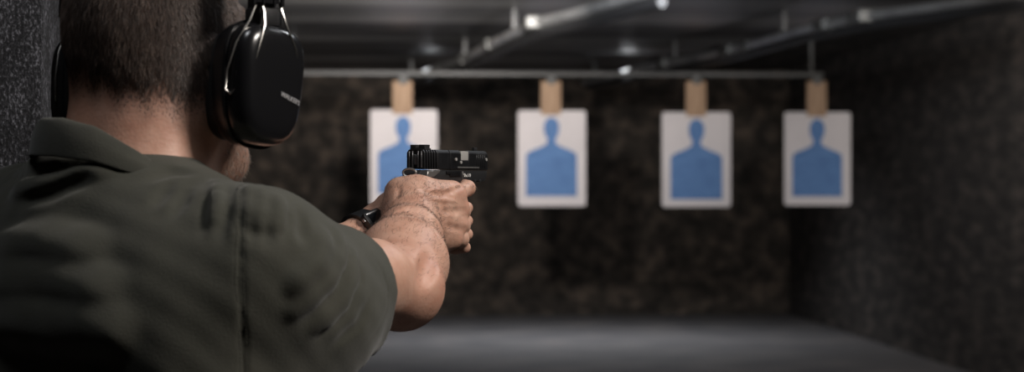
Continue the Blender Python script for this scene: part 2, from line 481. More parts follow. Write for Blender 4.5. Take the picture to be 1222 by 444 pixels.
Y = axis([(1.72, 2.08, .005), (2.08, 2.34, .0035), (2.34, 2.58, .0016), (2.58, 2.64, .005)])
Z = axis([(-1.56, -.22, .008), (-.22, -.09, .003), (-.09, .02, .0014), (.02, .30, .005)])
V, Q = polygonise(SK, X, Y, Z)
ROOT = W(T(0, 0, -CAM_Z)); ROOT[2] = 0
person = mk('person', W(V), Q, M['skin'], origin=ROOT)
tag(person, 'person in olive polo shirt seen from behind, aiming a pistol with both hands', 'person')
# tone attribute: r = ruddy, g = hair roots on the scalp, plus shade painted on the jaw
def hairmask(v):
    f = (v-HC)@hF; s = (v-HC)@hR; u = v[:, 2]-HC[2]
    line = -.086-.30*np.maximum(s, -.05)+.7*np.maximum(f, 0)+.0045*np.sin(s*210+f*90)
    line = np.where(f > .05, line+.7*(f-.05), line)
    m = np.clip((u-line)/.055, 0, 1)
    m *= (np.abs(v-HC).max(1) < .2)
    m *= np.clip((.096-f)/.012+np.clip((u-.05)/.02, 0, 1), 0, 1)
    return m
me = person.data
nv = len(me.vertices); vv = np.empty(nv*3); me.vertices.foreach_get('co', vv)
vv = vv.reshape(-1, 3)+ROOT
lv = np.stack([vv[:, 0]*CY-vv[:, 1]*SY, vv[:, 0]*SY+vv[:, 1]*CY, vv[:, 2]-CAM_Z], 1)
hm = hairmask(lv)
red = .25+.55*np.clip(1-np.linalg.norm(lv-ER, axis=1)/.07, 0, 1)
for c in [G(.05, .03, -.056), G(.054, .033, -.073), G(.05, .033, -.092), G(.04, .03, -.109)]:
    red += .35*np.clip(1-np.linalg.norm(lv-c, axis=1)/.016, 0, 1)
red += .15*np.clip((lv[:, 2]-.0)/.05, 0, 1)*(lv[:, 0] < -.3)
at = me.color_attributes.new('tone', 'FLOAT_COLOR', 'POINT')
cc = np.zeros((nv, 4), np.float32); cc[:, 0] = np.clip(red, 0, 1); cc[:, 1] = .93*hm**.8
jf_ = (lv-HC)@hF; ju_ = lv[:, 2]-HC[2]
cc[:, 1] = np.maximum(cc[:, 1], .62*np.clip((jf_-.0)/.02, 0, 1)*np.clip((-.07-ju_)/.02, 0, 1)*np.clip((ju_+.185)/.02, 0, 1)*(np.linalg.norm(lv-HC, axis=1) < .22)); cc[:, 3] = 1  # beard roots, darkened to paint the shade below the ear cup
at.data.foreach_set('color', cc.ravel())

# ---- hair strands
def strands(name, pts, nrm, dirs, length, width, m, root, seg=2):
    n = len(pts); V_ = []; 
    side = np.cross(dirs, nrm); side /= np.linalg.norm(side, axis=1, keepdims=True)+1e-9
    rows = []
    for i in range(seg+1):
        t = i/seg
        c = pts+(nrm*(.35+.25*(1-t))+dirs*(.4+.5*t))*(length*t)[:, None]
        w = (width*(1-.85*t))[:, None]
        rows += [c-side*w, c+side*w, c+nrm*w*1.2]
    A = np.stack(rows, 1)                                   # n, 3*(seg+1), 3
    K = 3*(seg+1); fs = []
    for i in range(seg):
        for a in range(3):
            b = (a+1) % 3; fs.append([3*i+a, 3*i+b, 3*i+3+b, 3*i+3+a])
    fs = np.array(fs); Fq = (np.arange(n)[:, None, None]*K+fs[None]).reshape(-1, 4)
    return mk(name, W(A.reshape(-1, 3)), Fq, m, root)
def sample(mask, n):
    """random points on body faces weighted by mask of the vertices"""
    fm = mask[Q].mean(1)
    a = lv[Q[:, 0]]; b = lv[Q[:, 1]]; c = lv[Q[:, 2]]; d = lv[Q[:, 3]]
    ar = np.linalg.norm(np.cross(c-a, d-b), axis=1)*.5
    w = fm*ar; ok = np.nonzero(w > 0)[0]; pr = w[ok]/w[ok].sum()
    i = rng.choice(ok, n, p=pr); u = rng.random((n, 1)); v = rng.random((n, 1))
    p = (a[i]*(1-u)+b[i]*u)*(1-v)+(d[i]*(1-u)+c[i]*u)*v
    return p, i
fn = np.cross(lv[Q[:, 2]]-lv[Q[:, 0]], lv[Q[:, 3]]-lv[Q[:, 1]]); fn /= np.linalg.norm(fn, axis=1, keepdims=True)+1e-12
def hmat(name, c0, c1):
    m = mat(name, c0, .5); b = m.node_tree.nodes['Principled BSDF']
    n = nd(m, 'ShaderNodeNewGeometry')
    r = ramp(m, [(.0, tuple(x*.5 for x in c0)), (.55, c0), (.85, tuple(x*1.5 for x in c0)), (1., c1)]); ln(m, n.outputs['Random Per Island'], r.inputs['Fac']); ln(m, r.outputs['Color'], b.inputs['Base Color'])
    return m
M['hair'] = hmat('dark_brown_hair', (.066, .043, .033), (.22, .16, .13))
nH = 42000
p, i = sample(np.clip(hm, 0, 1)**.7*(hm > 0.02), nH)
nn = fn[i]; mk_h = hairmask(p)
down = np.tile(np.array([0, 0, -1.]), (nH, 1))+hF*(-.15)+rng.normal(0, .38, (nH, 3))
crown = H(-.05, .01, .085)
away = p-crown; away /= np.linalg.norm(away, axis=1, keepdims=True)
dr = down*.6+away*.7; dr -= nn*(dr*nn).sum(1, keepdims=True); dr /= np.linalg.norm(dr, axis=1, keepdims=True)+1e-9
L_ = (.0012+.0105*mk_h**2.2)*rng.uniform(.7, 1.25, nH)
hair = strands('hair', p-nn*.0004, nn, dr, L_, rng.uniform(.00022, .00042, nH), M['hair'], person)
hair['label'] = 'short dark brown hair cropped close at the nape'
# arm hair
zR = lv-ER; tR = np.clip((zR@(WR-ER))/((WR-ER)@(WR-ER)), -1, 2); dR = np.linalg.norm(zR-tR[:, None]*(WR-ER), axis=1)
am = ((tR > -.2) & (tR < 1.25) & (dR < .075)).astype(float)*(np.clip((tR+.1)/.9, .08, 1)*np.clip((1.3-tR)/.25, 0, 1))
nA = 4200
p, i = sample(am, nA); nn = fn[i]
dr = np.tile((WR-ER)/np.linalg.norm(WR-ER), (nA, 1))+gR*.5+rng.normal(0, .45, (nA, 3)); dr -= nn*(dr*nn).sum(1, keepdims=True); dr /= np.linalg.norm(dr, axis=1, keepdims=True)
strands('arm_hair', p, nn, dr, rng.uniform(.004, .008, nA), rng.uniform(.00009, .00016, nA), M['armhair'], person)
# stubble on the jaw, dense and dark to add to the painted shade
jf = (lv-HC)@hF; ju = lv[:, 2]-HC[2]
jm = ((jf > .0) & (ju < -.075) & (ju > -.165) & (np.abs((lv-HC)@hR) < .08) & (jf > .02-(ju+.08)*.3)).astype(float)
nB = 5000
p, i = sample(jm, nB); nn = fn[i]
dr = np.tile(np.array([0, 0, -1.]), (nB, 1))+rng.normal(0, .3, (nB, 3)); dr /= np.linalg.norm(dr, axis=1, keepdims=True)
strands('beard_stubble', p, nn, dr, rng.uniform(.002, .006, nB), rng.uniform(.00016, .0003, nB), M['stubble'], person, 1)
for s in (1, -1):
    b = MB(W); b.ball(H(.080, s*.031, -.012), .0125); e = b.build('eye', M['eyew'], person)
    b = MB(W); b.ball(H(.0895, s*.031, -.012), (.0045, .0045, .0055), 12); b.build('iris', M['iris'], e)

# ------------------------------------------------------------------ SHIRT
AX = (ER-SR)/np.linalg.norm(ER-SR)
AXL = (EL-SL)/np.linalg.norm(EL-SL)
HR_ = lerp(SR, ER, .57); HL_ = lerp(SL, EL, .75)
def capped(a, b, r1, r2, hem, nrm, k):
    f0 = cap(a, b, r1, r2)[0]; hem = np.asarray(hem, np.float32); nrm = np.asarray(nrm, np.float32)
    return (lambda p: np.maximum(f0(p), (p-hem)@nrm), k, 'u')
HN = AX+np.array([.0, .0, .22]); HN /= np.linalg.norm(HN)
def shirt_prims():
    S = []
    S += [ell(T(-.005, 0, -.17), TA, (.122, .186, .205), .05), ell(T(.0, 0, -.40), TA, (.115, .165, .24), .09), ell(T(0, 0, -.60), TA, (.122, .175, .13), .08)]
    S += [ell(T(-.055, .095, -.15), TA, (.062, .085, .11), .05), ell(T(-.055, -.095, -.15), TA, (.062, .085, .11), .05)]
    S += [cap(T(-.01, .03, -.064), SR+UP*.003, .058, .061, .05), cap(T(-.01, -.03, -.030), SL+UP*.004, .058, .060, .05)]
    S += [cap(T(-.004, -.010, -.03), T(.000, -.024, .008), .072, .060, .04)]
    S += [capped(SR, ER-UP*.006, .066, .034, HR_, HN, .03), capped(SR-UP*.024, ER-UP*.022, .064, .046, HR_, HN, .03),
          capped(lerp(SR, ER, .3)-UP*.040, ER-UP*.022-gR*.03, .052, .044, HR_, HN, .03)]
    S += [cap(T(-.03, .12, -.13), lerp(SR, ER, .22)-UP*.045, .075, .062, .06), cap(T(-.02, .13, -.20), lerp(SR, ER, .26)-UP*.052, .075, .044, .06)]
    S += [capped(SL, EL, .066, .064, HL_, AXL, .03), capped(SL-UP*.02, EL-UP*.02, .064, .066, HL_, AXL, .03)]
    return S
SP = shirt_prims()
def off(pr, e): f0 = pr[0]; return (lambda p: f0(p)-e, pr[1], 'u')
def offc(pr, e, hem, nrm):
    f0 = pr[0]; hem = np.asarray(hem, np.float32); nrm = np.asarray(nrm, np.float32)
    return (lambda p: np.maximum(f0(p)-e, (p-hem)@nrm), pr[1], 'u')
SP += [off(q, .005) for q in BP[:5]]
SP += [offc(cap(SR, lerp(SR, ER, .45), .050, .046), .004, HR_, HN), offc(cap(lerp(SR, ER, .45)-UP*.004, ER, .046, .033), .004, HR_, HN), offc(cap(SL, EL, .052, .038), .005, HL_, AXL)]
SF = list(SP)
FOLDS = [  # pixel path, radius, lift, blend, ridge / groove
    ([(352, 383), (398, 343), (416, 308), (415, 288)], .0030, .0031, .007, 's'),
    ([(352, 372), (392, 334), (406, 302), (404, 284)], .0070, -.0052, .012, 'u'),
    ([(378, 402), (416, 369), (432, 332), (431, 302)], .0030, .0030, .007, 's'),
    ([(378, 389), (408, 360), (422, 330), (422, 304)], .0065, -.0048, .011, 'u'),
    ([(350, 344), (380, 312), (388, 282)], .0070, -.0052, .012, 'u'),
    ([(400, 410), (428, 388), (446, 356)], .0028, .0021, .008, 's'),
    ([(226, 220), (218, 236), (208, 256)], .0030, .0024, .009, 's'),
    ([(206, 212), (196, 226), (184, 244)], .0030, .0024, .009, 's'),
    ([(249, 226), (247, 250), (240, 280)], .0028, .0031, .007, 's'),
    ([(268, 226), (268, 250), (264, 284)], .0030, .0022, .009, 's'),
    ([(304, 228), (305, 250), (301, 290)], .0030, .0022, .009, 's'),
    ([(321, 233), (322, 256), (317, 290)], .0030, .0022, .009, 's'),
    ([(338, 239), (342, 258), (340, 285)], .0030, .0022, .009, 's'),
    ([(356, 248), (361, 264), (361, 285)], .0030, .0022, .009, 's'),
    ([(295, 222), (296, 236), (294, 262)], .0050, -.0026, .009, 'u'),
    ([(313, 224), (314, 240), (310, 266)], .0050, -.0026, .009, 'u'),
    ([(330, 230), (333, 246), (331, 268)], .0050, -.0026, .009, 'u'),
    ([(259, 218), (259, 236), (256, 260)], .0045, -.0026, .009, 'u'),
    ([(10, 214), (60, 203), (110, 198), (165, 196)], .0040, .0032, .010, 's'),
    ([(18, 228), (60, 219), (100, 207), (135, 201)], .0060, -.0044, .012, 'u'),
    ([(25, 244), (62, 232), (104, 216)], .0035, .0030, .010, 's'),
    ([(178, 212), (205, 202), (228, 206)], .0035, .0026, .010, 's'),
    ([(4, 298), (50, 294), (108, 304)], .012, -.0100, .024, 'u'),
    ([(4, 338), (60, 340), (126, 350)], .012, -.0102, .024, 'u'),
    ([(4, 384), (60, 386), (136, 396)], .012, -.0102, .024, 'u'),
]
for pix, r, lift, k, op in FOLDS: SF += fold(SP, pix, r, lift, k, op)
SEAM = surfline(SF, [(289, 222), (288, 260), (287, 300), (287, 340), (289, 380), (291, 420), (292, 450)], .0, 4)
gS = grad(SF, SEAM)
SF += [cap(SEAM[i]+gS[i]*.0012, SEAM[i+1]+gS[i+1]*.0012, .0022, .0022, .004, 's') for i in range(len(SEAM)-1) if np.linalg.norm(SEAM[i+1]-SEAM[i]) < .03]
SF += fold(SP, [(443, 300), (456, 322), (463, 345), (460, 372), (450, 395), (438, 412)], .0011, .0007, .003, 's')
# hollow the sleeve mouths and the collar
SF += [cap(HR_-AX*.030-UP*.013, HR_+AX*.05-UP*.014, .049, .047, .004, 's'), cap(HL_-AXL*.03-UP*.008, HL_+AXL*.05-UP*.008, .056, .058, .004, 's')]
SF += [cap(T(.0, 0, -.02), T(.03, 0, .10), .058, .064, .006, 's')]
wav = lambda g, d: d+.0011*np.sin(g[:, 0]*47+g[:, 2]*31+1.3)*np.sin(g[:, 1]*39-g[:, 2]*43+.5)+.0006*np.sin(g[:, 0]*121+g[:, 2]*77)*np.sin(g[:, 1]*103+g[:, 2]*91)
Xs = axis([(-.70, -.34, .0045), (-.34, -.05, .003)]); Ys = axis([(1.72, 2.15, .0035), (2.15, 2.35, .006)]); Zs = axis([(-.75, -.22, .006), (-.22, .10, .0028)])
Vs, Qs = polygonise(SF, Xs, Ys, Zs, wav)
shirt = mk('polo_shirt', W(Vs), Qs, M['shirt'], person)
shirt['label'] = 'olive green short sleeved polo shirt'
# collar: folded band round the neck
cen = P(137, 180, 2.0); aa = []; 
def ztab(a):
    xs = [-180, -120, -90, -60, -30, 0, 30, 60, 90, 120, 180]
    zt = [-.018, .040, .060, .066, .068, .0670, .058, .034, .008, -.010, -.024]
    return float(np.interp(a, xs, zt))
def collar_ring(off_r, hfun, nA_=96):
    out = []
    for q in range(nA_):
        a = -180+360*q/nA_; ar = math.radians(a)
        h = hfun(a); r = off_r
        rr = .0785+r+.010*max(0, math.sin(ar))
        out.append(cen+(-GF*math.cos(ar)*(rr*.98)+GR*math.sin(ar)*rr)*1.0+UP*(h-cen[2]))
    return out
ctop = lambda a: ztab(a)
chg = lambda a: float(np.interp(a, [-180, -120, -60, 0, 30, 60, 90, 130, 180], [.03, .036, .038, .038, .034, .024, .016, .02, .03]))
rings = [collar_ring(-.012, lambda a: ctop(a)-.012), collar_ring(-.0105, lambda a: ctop(a)-.003), collar_ring(-.0075, lambda a: ctop(a)+.0005),
         collar_ring(-.003, lambda a: ctop(a)-.0015), collar_ring(.001, lambda a: ctop(a)-.009), collar_ring(.0045, lambda a: ctop(a)-chg(a)*.5),
         collar_ring(.0060, lambda a: ctop(a)-chg(a)*.85), collar_ring(.0070, lambda a: ctop(a)-chg(a)*.98-.001), collar_ring(.0055, lambda a: ctop(a)-chg(a)*1-.001),
         collar_ring(.004, lambda a: ctop(a)-chg(a)*.9), collar_ring(-.004, lambda a: ctop(a)-chg(a)*.9), collar_ring(-.012, lambda a: ctop(a)-chg(a)*.9)]
b = MB(W); b.loft(rings, cap=False, closed=True)
collar = b.build('collar', M['shirt_rib'], shirt, angle=80)
sm = collar.modifiers.new('sub', 'SUBSURF'); sm.levels = 1; sm.render_levels = 1
# stitching along the shoulder seam
b = MB(W)
g2 = grad(SP, SEAM)
for off in (-.0032, .0032):
    for i in range(0, len(SEAM)-1):
        if np.linalg.norm(SEAM[i+1]-SEAM[i]) > .03: continue
        side = np.cross(SEAM[i+1]-SEAM[i], g2[i]); side /= np.linalg.norm(side)+1e-9
        a_ = SEAM[i]+side*off+g2[i]*.0002; c_ = SEAM[i+1]+side*off+g2[i]*.0002
        b.tube([lerp(a_, c_, .15), lerp(a_, c_, .7)], .00035, 5)
b.build('shoulder_seam', M['thread'], shirt)

# ------------------------------------------------------------------ trousers, boots
TP = []
TP += [ell(T(0, 0, -.62), TA, (.118, .172, .10), .06)]
for s in (1, -1):
    hp = T(0, s*.085, -.66); kn = T(.03+s*-.03, s*.14, -1.06); an = T(-.03+s*-.06, s*.17, -1.43)
    TP += [cap(hp, kn, .100, .072, .05), cap(kn, an, .072, .060, .04)]
TP += [(lambda p: p[:, 2]+.56, .01, 'i')]
Vt, Qt = polygonise(TP, axis([(-.75, .0, .009)]), axis([(1.7, 2.3, .009)]), axis([(-1.53, -.5, .009)]))
tr = mk('trousers', W(Vt), Qt, M['trouser'], person)
b = MB(W)
for off in (0,):
    rg = []
    for (dz, ex) in ((-.58, .0), (-.58, .006), (-.545, .006), (-.545, .0)):
        rg.append([T((.116+ex)*math.cos(2*math.pi*q/48), (.170+ex)*math.sin(2*math.pi*q/48), dz) for q in range(48)])
    b.loft(rg, cap=False, closed=True)
b.build('belt', M['boot'], tr)
for s in (1, -1):
    an = T(-.03+s*-.06, s*.17, -1.45); gd = np.array([0, 0, -1.55])
    BPp = [cap(an+UP*.06, an-UP*.02, .052, .05, .02), cap(an-UP*.045, an+GF*.16-UP*.062, .045, .036, .03), cap(an-UP*.05-GF*.02, an-UP*.05, .042, .044, .02),
           (lambda p: -(p[:, 2]+1.535), .01, 'i')]
    lo = an-.3; hi = an+.3
    Vb, Qb = polygonise(BPp, axis([(lo[0], hi[0], .006)]), axis([(lo[1], hi[1], .006)]), axis([(-1.56, -1.33, .006)]))
    bt = mk('boot', W(Vb), Qb, M['boot'], person)
    b = MB(W); pts = []
    for q in range(36):
        t = 2*math.pi*q/36; f_ = .05+.140*math.cos(t); w_ = .046*math.sin(t)
        pts.append((f_, w_))
    b.loft([[an+GF*f_+GR*w_+np.array([0, 0, z-an[2]]) for f_, w_ in pts] for z in (-1.549, -1.530)])
    b.build('sole', M['sole'], bt)

# ------------------------------------------------------------------ EAR DEFENDERS
EF = lambda p: W(HC+np.outer(p[:, 0], hF)+np.outer(p[:, 1]-.004*np.sign(p[:, 1]), hR)+np.outer(p[:, 2], UP))
ed = empty('ear_defenders', W(H(0, 0, 0)))
tag(ed, 'black over-ear hearing protectors clamped on the head of the shooter', 'ear defenders')
def sup(cf, cu, a, b_, s_, n=56, e=3.2, tilt=0., taper=0.):
    out = []
    for q in range(n):
        t = 2*math.pi*q/n; c, s = math.cos(t), math.sin(t)
        f_ = a*abs(c)**(2/e)*(1 if c > 0 else -1); u_ = b_*abs(s)**(2/e)*(1 if s > 0 else -1)
        f_ *= 1+taper*u_/b_
        out.append((cf+f_*math.cos(tilt)-u_*math.sin(tilt), s_, cu+f_*math.sin(tilt)+u_*math.cos(tilt)))
    return out
for sd in (1, -1):
    cf, cu = .019, -.062; tl = math.radians(-6)
    b = MB(EF)
    prof = [(.098, .038, .053, 2.8), (.100, .0430, .0590, 2.8), (.108, .0455, .0620, 2.9), (.117, .0462, .0625, 2.9), (.1175, .0480, .0640, 2.9), (.1205, .0480, .0640, 2.9), (.121, .0455, .061, 3.), (.124, .0460, .061, 3.2),
            (.136, .0445, .0595, 3.2), (.1415, .0425, .0570, 3.2), (.1450, .0380, .0520, 3.0), (.1462, .0345, .0480, 3.), (.1472, .028, .040, 2.8), (.1478, .012, .02, 2.4)]
    b.loft([sup(cf+.002*(s_-.1)/.05, cu, a, h, sd*s_, e=e, tilt=tl, taper=.10) for s_, a, h, e in prof])
    cup = b.build('ear_cup', M['cup'], ed, angle=50)
    b = MB(EF)
    b.loft([sup(cf, cu, a, h, sd*s_, e=2.6, tilt=tl) for s_, a, h in [(.080, .024, .043), (.080, .031, .050), (.084, .0355, .0555), (.090, .0365, .0565), (.098, .037, .054), (.098, .028, .043)]], cap=False)
    b.build('ear_cushion', M['cushion'], cup, angle=70)
    # vertical moulded ribs behind the cup face
    b = MB(EF)
    for df, r_ in ((-.030, .0020), (-.022, .0018)):
        pts = [(cf+df-.004*math.cos(t*math.pi), sd*(.143-.004*math.cos(t*math.pi*2)-(.010 if df < -.025 else .0045)), cu+.046-.075*t) for t in np.linspace(0, 1, 10)]
        b.tube(pts, r_, 8)
    b.build('moulded_rib', M['cup'], cup)
    # yoke, slider block and wires
    b = MB(EF)
    b.box((cf-.016, sd*.118, cu+.058), (cf+.018, sd*.140, cu+.076), .004)
    b.box((cf-.010, sd*.116, cu+.072), (cf+.012, sd*.136, cu+.094), .003)
    b.build('yoke', M['cupmatt'], ed)
    b = MB(EF)
    for df, e_ in ((-.013, -.032), (.014, .036)):
        b.tube([(cf+df, sd*.136, cu+.085), (cf+df, sd*.142, cu+.072), (cf+df*1.2, sd*.1455, cu+.058), (cf+e_*.8, sd*.147, cu+.036), (cf+e_, sd*.1435, cu+.010), (cf+e_, sd*.140, cu+.004)], .0013, 8)
    b.tube([(cf-.016, sd*.136, cu+.082), (cf-.026, sd*.135, cu+.062), (cf-.040, sd*.130, cu+.040), (cf-.0485, sd*.1255, cu+.012), (cf-.0495, sd*.1245, cu-.006), (cf-.046, sd*.1275, cu-.011), (cf-.0425, sd*.1315, cu-.005), (cf-.042, sd*.133, cu+.012)], .0012, 8)
    b.build('wire_fork', M['wire'], ed)
# headband: three strips over the top
b = MB(EF); rg = []
def arc(t, dr=0.): return ((.132+dr)*math.cos(t), .018+(.104+dr)*math.sin(t))
hb = []
for q in range(49):
    t = math.pi*q/48; 
    s1, u1 = arc(t); s2, u2 = arc(t, .009); w = .017+.004*math.sin(t)
    cf2 = .012+.0*t
    hb.append([(cf2-w, s1, u1), (cf2+w, s1, u1), (cf2+w*1.05, (s1+s2)/2, (u1+u2)/2), (cf2+w, s2, u2), (cf2-w, s2, u2), (cf2-w*1.05, (s1+s2)/2, (u1+u2)/2)])
b.loft(hb); band = b.build('headband', M['cup'], ed, angle=50)
b = MB(EF)
for df in (-.020, .0215, .010, -.006):
    b.tube([(.012+df, arc(t, .0095)[0], arc(t, .0095)[1]) for t in np.linspace(-.02, math.pi+.02, 60)], .0022 if abs(df) > .015 else .0016, 8)
b.build('headband_rib', M['cup'], band)
def text_mesh(body, size, ext):
    c = bpy.data.curves.new('lettering', 'FONT'); c.body = body; c.size = size; c.extrude = ext; c.align_x = 'CENTER'; c.align_y = 'CENTER'; c.resolution_u = 3
    o = bpy.data.objects.new('lettering', c); COL.objects.link(o)
    dg = bpy.context.evaluated_depsgraph_get(); me_ = bpy.data.meshes.new_from_object(o.evaluated_get(dg))
    v = np.array([q.co[:] for q in me_.vertices]); f = [tuple(q.vertices) for q in me_.polygons]
    bpy.data.objects.remove(o); bpy.data.curves.remove(c); bpy.data.meshes.remove(me_); return v, f
cupR = [o for o in ed.children if o.name.startswith('ear_cup')][0]
v, f = text_mesh("WALKER'S", .0068, .0004)
tx = math.radians(-17)
fx = .039+v[:, 0]*math.cos(tx)-v[:, 1]*math.sin(tx); ux = -.076+v[:, 0]*math.sin(tx)+v[:, 1]*math.cos(tx)
from mathutils.bvhtree import BVHTree
cb = bmesh.new(); cb.from_mesh(cupR.data); bvh = BVHTree.FromBMesh(cb); cob = np.array(ed.location)
dirw = W(hR)-W(np.zeros(3)); lo = []
for a_, c_, e_ in zip(fx, ux, v[:, 2]):
    o_ = EF(np.array([[a_, .2, c_]]))[0]-cob
    h_ = bvh.ray_cast(Vector(o_), Vector(-dirw))[0]
    sx = .2-(Vector(o_)-h_).length if h_ is not None else .142
    lo.append((a_, sx+e_+.0003, c_))
cb.free(); lo = np.array(lo)
mk('lettering', EF(lo), f, M['print'], cupR, smooth=False)

# ------------------------------------------------------------------ PISTOL
GFm = lambda p: W(G0+np.outer(p[:, 0], gF)+np.outer(p[:, 1], gR)+np.outer(p[:, 2], UP))
gun = empty('pistol', W(G(.05, 0, -.03)))
tag(gun, 'black semi-automatic pistol held out in both hands', 'pistol')
SLN = .152
b = MB(GFm)
# rear half of the slide with cocking serrations
b.prism([(-.013, -.0235), (.013, -.0235), (.013, -.003), (.0105, 0), (-.0105, 0), (-.013, -.003)], 0, 0, .002, 0) if False else None
def slide_sec(f0, f1, w=.013, top=0., bot=-.0240):
    b.prism([(-w, bot), (w, bot), (w, top-.004), (w-.003, top), (-w+.003, top), (-w, top-.004)], 0, f0, f1, .0005, 1)
slide_sec(0, .003, .0130)
for q in range(5): slide_sec(.003+q*.0056, .0058+q*.0056, .0115, -.0008); slide_sec(.0058+q*.0056, .0086+q*.0056, .0132)
slide_sec(.031, .0585, .0132); slide_sec(.0585, .060, .0124, -.0006)
slide_sec(.060, .0845, .0132); slide_sec(.0845, .1035, .0132, -.0095, -.0240)            # under the ejection port
b.box((.0845, -.0132, -.012), (.1035, -.003, 0), .0006)
slide_sec(.1035, .148, .0132); slide_sec(.146, SLN, .0122, -.0008)
slide = b.build('slide', M['gunslide'], gun, angle=25)
b = MB(GFm)
for r0_ in (-.0098, -.0050, .0030, .0078): b.box((-.0014, r0_, -.0225), (.0004, r0_+.0018, -.0020), .0003, 1)
b.box((-.0010, -.0028, -.0190), (.0004, .0020, -.0060), .0008, 1)
b.build('rear_plate_rib', M['gunedge'], slide)
b = MB(GFm)
for q in range(5): b.box((.122+q*.0048, .0128, -.021), (.1245+q*.0048, .0137, -.004), .0003, 1)
b.build('front_serration', M['gunslide'], slide)
b = MB(GFm); b.box((.085, -.0025, -.0125), (.103, .0129, -.0010), .0008); b.build('barrel_hood', M['gunbright'], gun)
b = MB(GFm); b.tube([(SLN-.004, 0, -.0085), (SLN+.0015, 0, -.0085)], [.0068, .0068], 20); br = b.build('barrel', M['gunslide'], gun)
b = MB(GFm)   # rear sight
b.box((.004, -.0110, -.001), (.018, .0110, .0016), .0006); b.box((.004, -.0105, .001), (.016, -.0022, .0058), .0006); b.box((.004, .0022, .001), (.016, .0105, .0058), .0006)
b.build('rear_sight', M['gunframe'], gun)
b = MB(GFm); b.box((.136, -.0018, -.001), (.143, .0018, .0046), .0005); b.build('front_sight', M['gunframe'], gun)
b = MB(GFm)   # side details on the slide
pass
for pf, pu in ((.072, -.0115), (.084, -.0150), (.1455, -.0110)):
    b = MB(GFm); b.tube([(pf, .0128, pu), (pf, .0144, pu)], .0019, 12); b.build('pin', M['gunbright'], gun)
b = MB(GFm); b.box((.076, .0128, -.0225), (.128, .0140, -.0205), .0004); b.build('slide_rail_edge', M['gungrey'], gun)
b = MB(GFm)   # frame with beavertail, dust cover, trigger guard
b.prism([(-.006, -.0250), (.150, -.0250), (.150, -.0300), (.146, -.0385), (.090, -.0385), (.082, -.0400), (.050, -.0400), (.046, -.0520), (.0, -.0500), (-.010, -.0385), (-.012, -.0310)], 1, -.0122, .0122, .0015)
frame = b.build('frame', M['gunframe'], gun, angle=35)
b = MB(GFm)
b.prism([(.004, -.045), (.050, -.045), (.046, -.075), (.038, -.128), (-.014, -.128), (-.010, -.09), (-.003, -.070), (-.002, -.055)], 1, -.0135, .0135, .004)
b.build('grip', M['gunframe'], frame)
b = MB(GFm); b.tube([(.050, 0, -.052), (.056, 0, -.064), (.070, 0, -.068), (.086, 0, -.066), (.094, 0, -.054), (.094, 0, -.039)], .0032, 8, flat=1.3); b.build('trigger_guard', M['gunframe'], frame)
b = MB(GFm); b.tube([(.070, 0, -.038), (.072, 0, -.047), (.069, 0, -.055), (.073, 0, -.061)], .0028, 8); b.build('trigger', M['gunslide'], gun)
b = MB(GFm)
for q in range(3): b.box((.106+q*.012, -.0128, -.0395), (.111+q*.012, .0128, -.0365), .0006)
b.build('accessory_rail', M['gunframe'], frame)
b = MB(GFm)   # ring hammer behind the slide
b.tube([(-.0145+.0012*math.cos(t), .0005+.0085*math.cos(t), -.0285+.0048*math.sin(t)) for t in np.linspace(0, 2*math.pi, 28, endpoint=False)], .0014, 8, closed=True)
b.box((-.0145, -.0035, -.0365), (-.004, .0035, -.0315), .0012)
b.build('hammer', M['gungrey'], gun)
b = MB(GFm); b.prism([(.004, -.0345), (.020, -.0335), (.034, -.0270), (.034, -.0255), (.006, -.0262)], 1, .0122, .0142, .0005, 1); b.build('safety_lever', M['gungrey'], gun)
b = MB(GFm); b.box((.058, .0122, -.0330), (.084, .0136, -.0262), .0008); b.box((.0500, .0122, -.0300), (.0600, .0138, -.0262), .0008); b.build('slide_stop', M['gunslide'], gun)
b = MB(GFm); b.box((.0895, .0121, -.0370), (.0905, .0128, -.0262), .0002, 1); b.build('frame_line', M['gungrey'], frame)
v, f = text_mesh('9x19', .0062, .0003)
lo = np.stack([.101+v[:, 0]*1.4, .0124+v[:, 2], -.0315+v[:, 1]], 1); mk('lettering', GFm(lo), f, M['gunprint'], frame, smooth=False)
b = MB(GFm); b.box((-.014, -.0125, -.134), (.039, .0125, -.126), .002); b.build('magazine_base', M['gunframe'], gun)

# ------------------------------------------------------------------ WRISTWATCH on the left wrist
wd = (WL-EL)/np.linalg.norm(WL-EL)
wc = lerp(EL, WL, .965)
wu = UP-wd*(UP@wd); wu /= np.linalg.norm(wu); ws = np.cross(wd, wu)       # ws points towards camera side
if ws[1] > 0: ws = -ws
WF = lambda p: W(wc+np.outer(p[:, 0], wd)+np.outer(p[:, 1], ws)+np.outer(p[:, 2], wu))
watch = empty('wristwatch', W(wc)); tag(watch, 'black wristwatch strapped round the left wrist', 'watch')
RW = .0318
def wring(a, r, w): return [(w*x, r*math.cos(a), r*math.sin(a)) for x in (-1, 1)]
b = MB(WF); rg = []
for q in range(64):
    a = 2*math.pi*q/64; w = .0095+.0015*math.cos(a*1-math.radians(60))
    link = .0004*(1 if q % 4 < 2 else 0)
    rg.append([(-w, RW*math.cos(a), RW*math.sin(a)), (w, RW*math.cos(a), RW*math.sin(a)), (w, (RW+.003+link)*math.cos(a), (RW+.003+link)*math.sin(a)), (-w, (RW+.003+link)*math.cos(a), (RW+.003+link)*math.sin(a))])
b.loft(rg, closed=True, cap=False); b.build('strap', M['strap'], watch, angle=30)
a0 = math.radians(38)
n_ = np.array([0, math.cos(a0), math.sin(a0)]); t_ = np.array([0, -math.sin(a0), math.cos(a0)]); x_ = np.array([1, 0, 0.])
WC = lambda p: WF(np.outer(p[:, 0], x_)+np.outer(p[:, 1], t_)+np.outer(p[:, 2], n_))
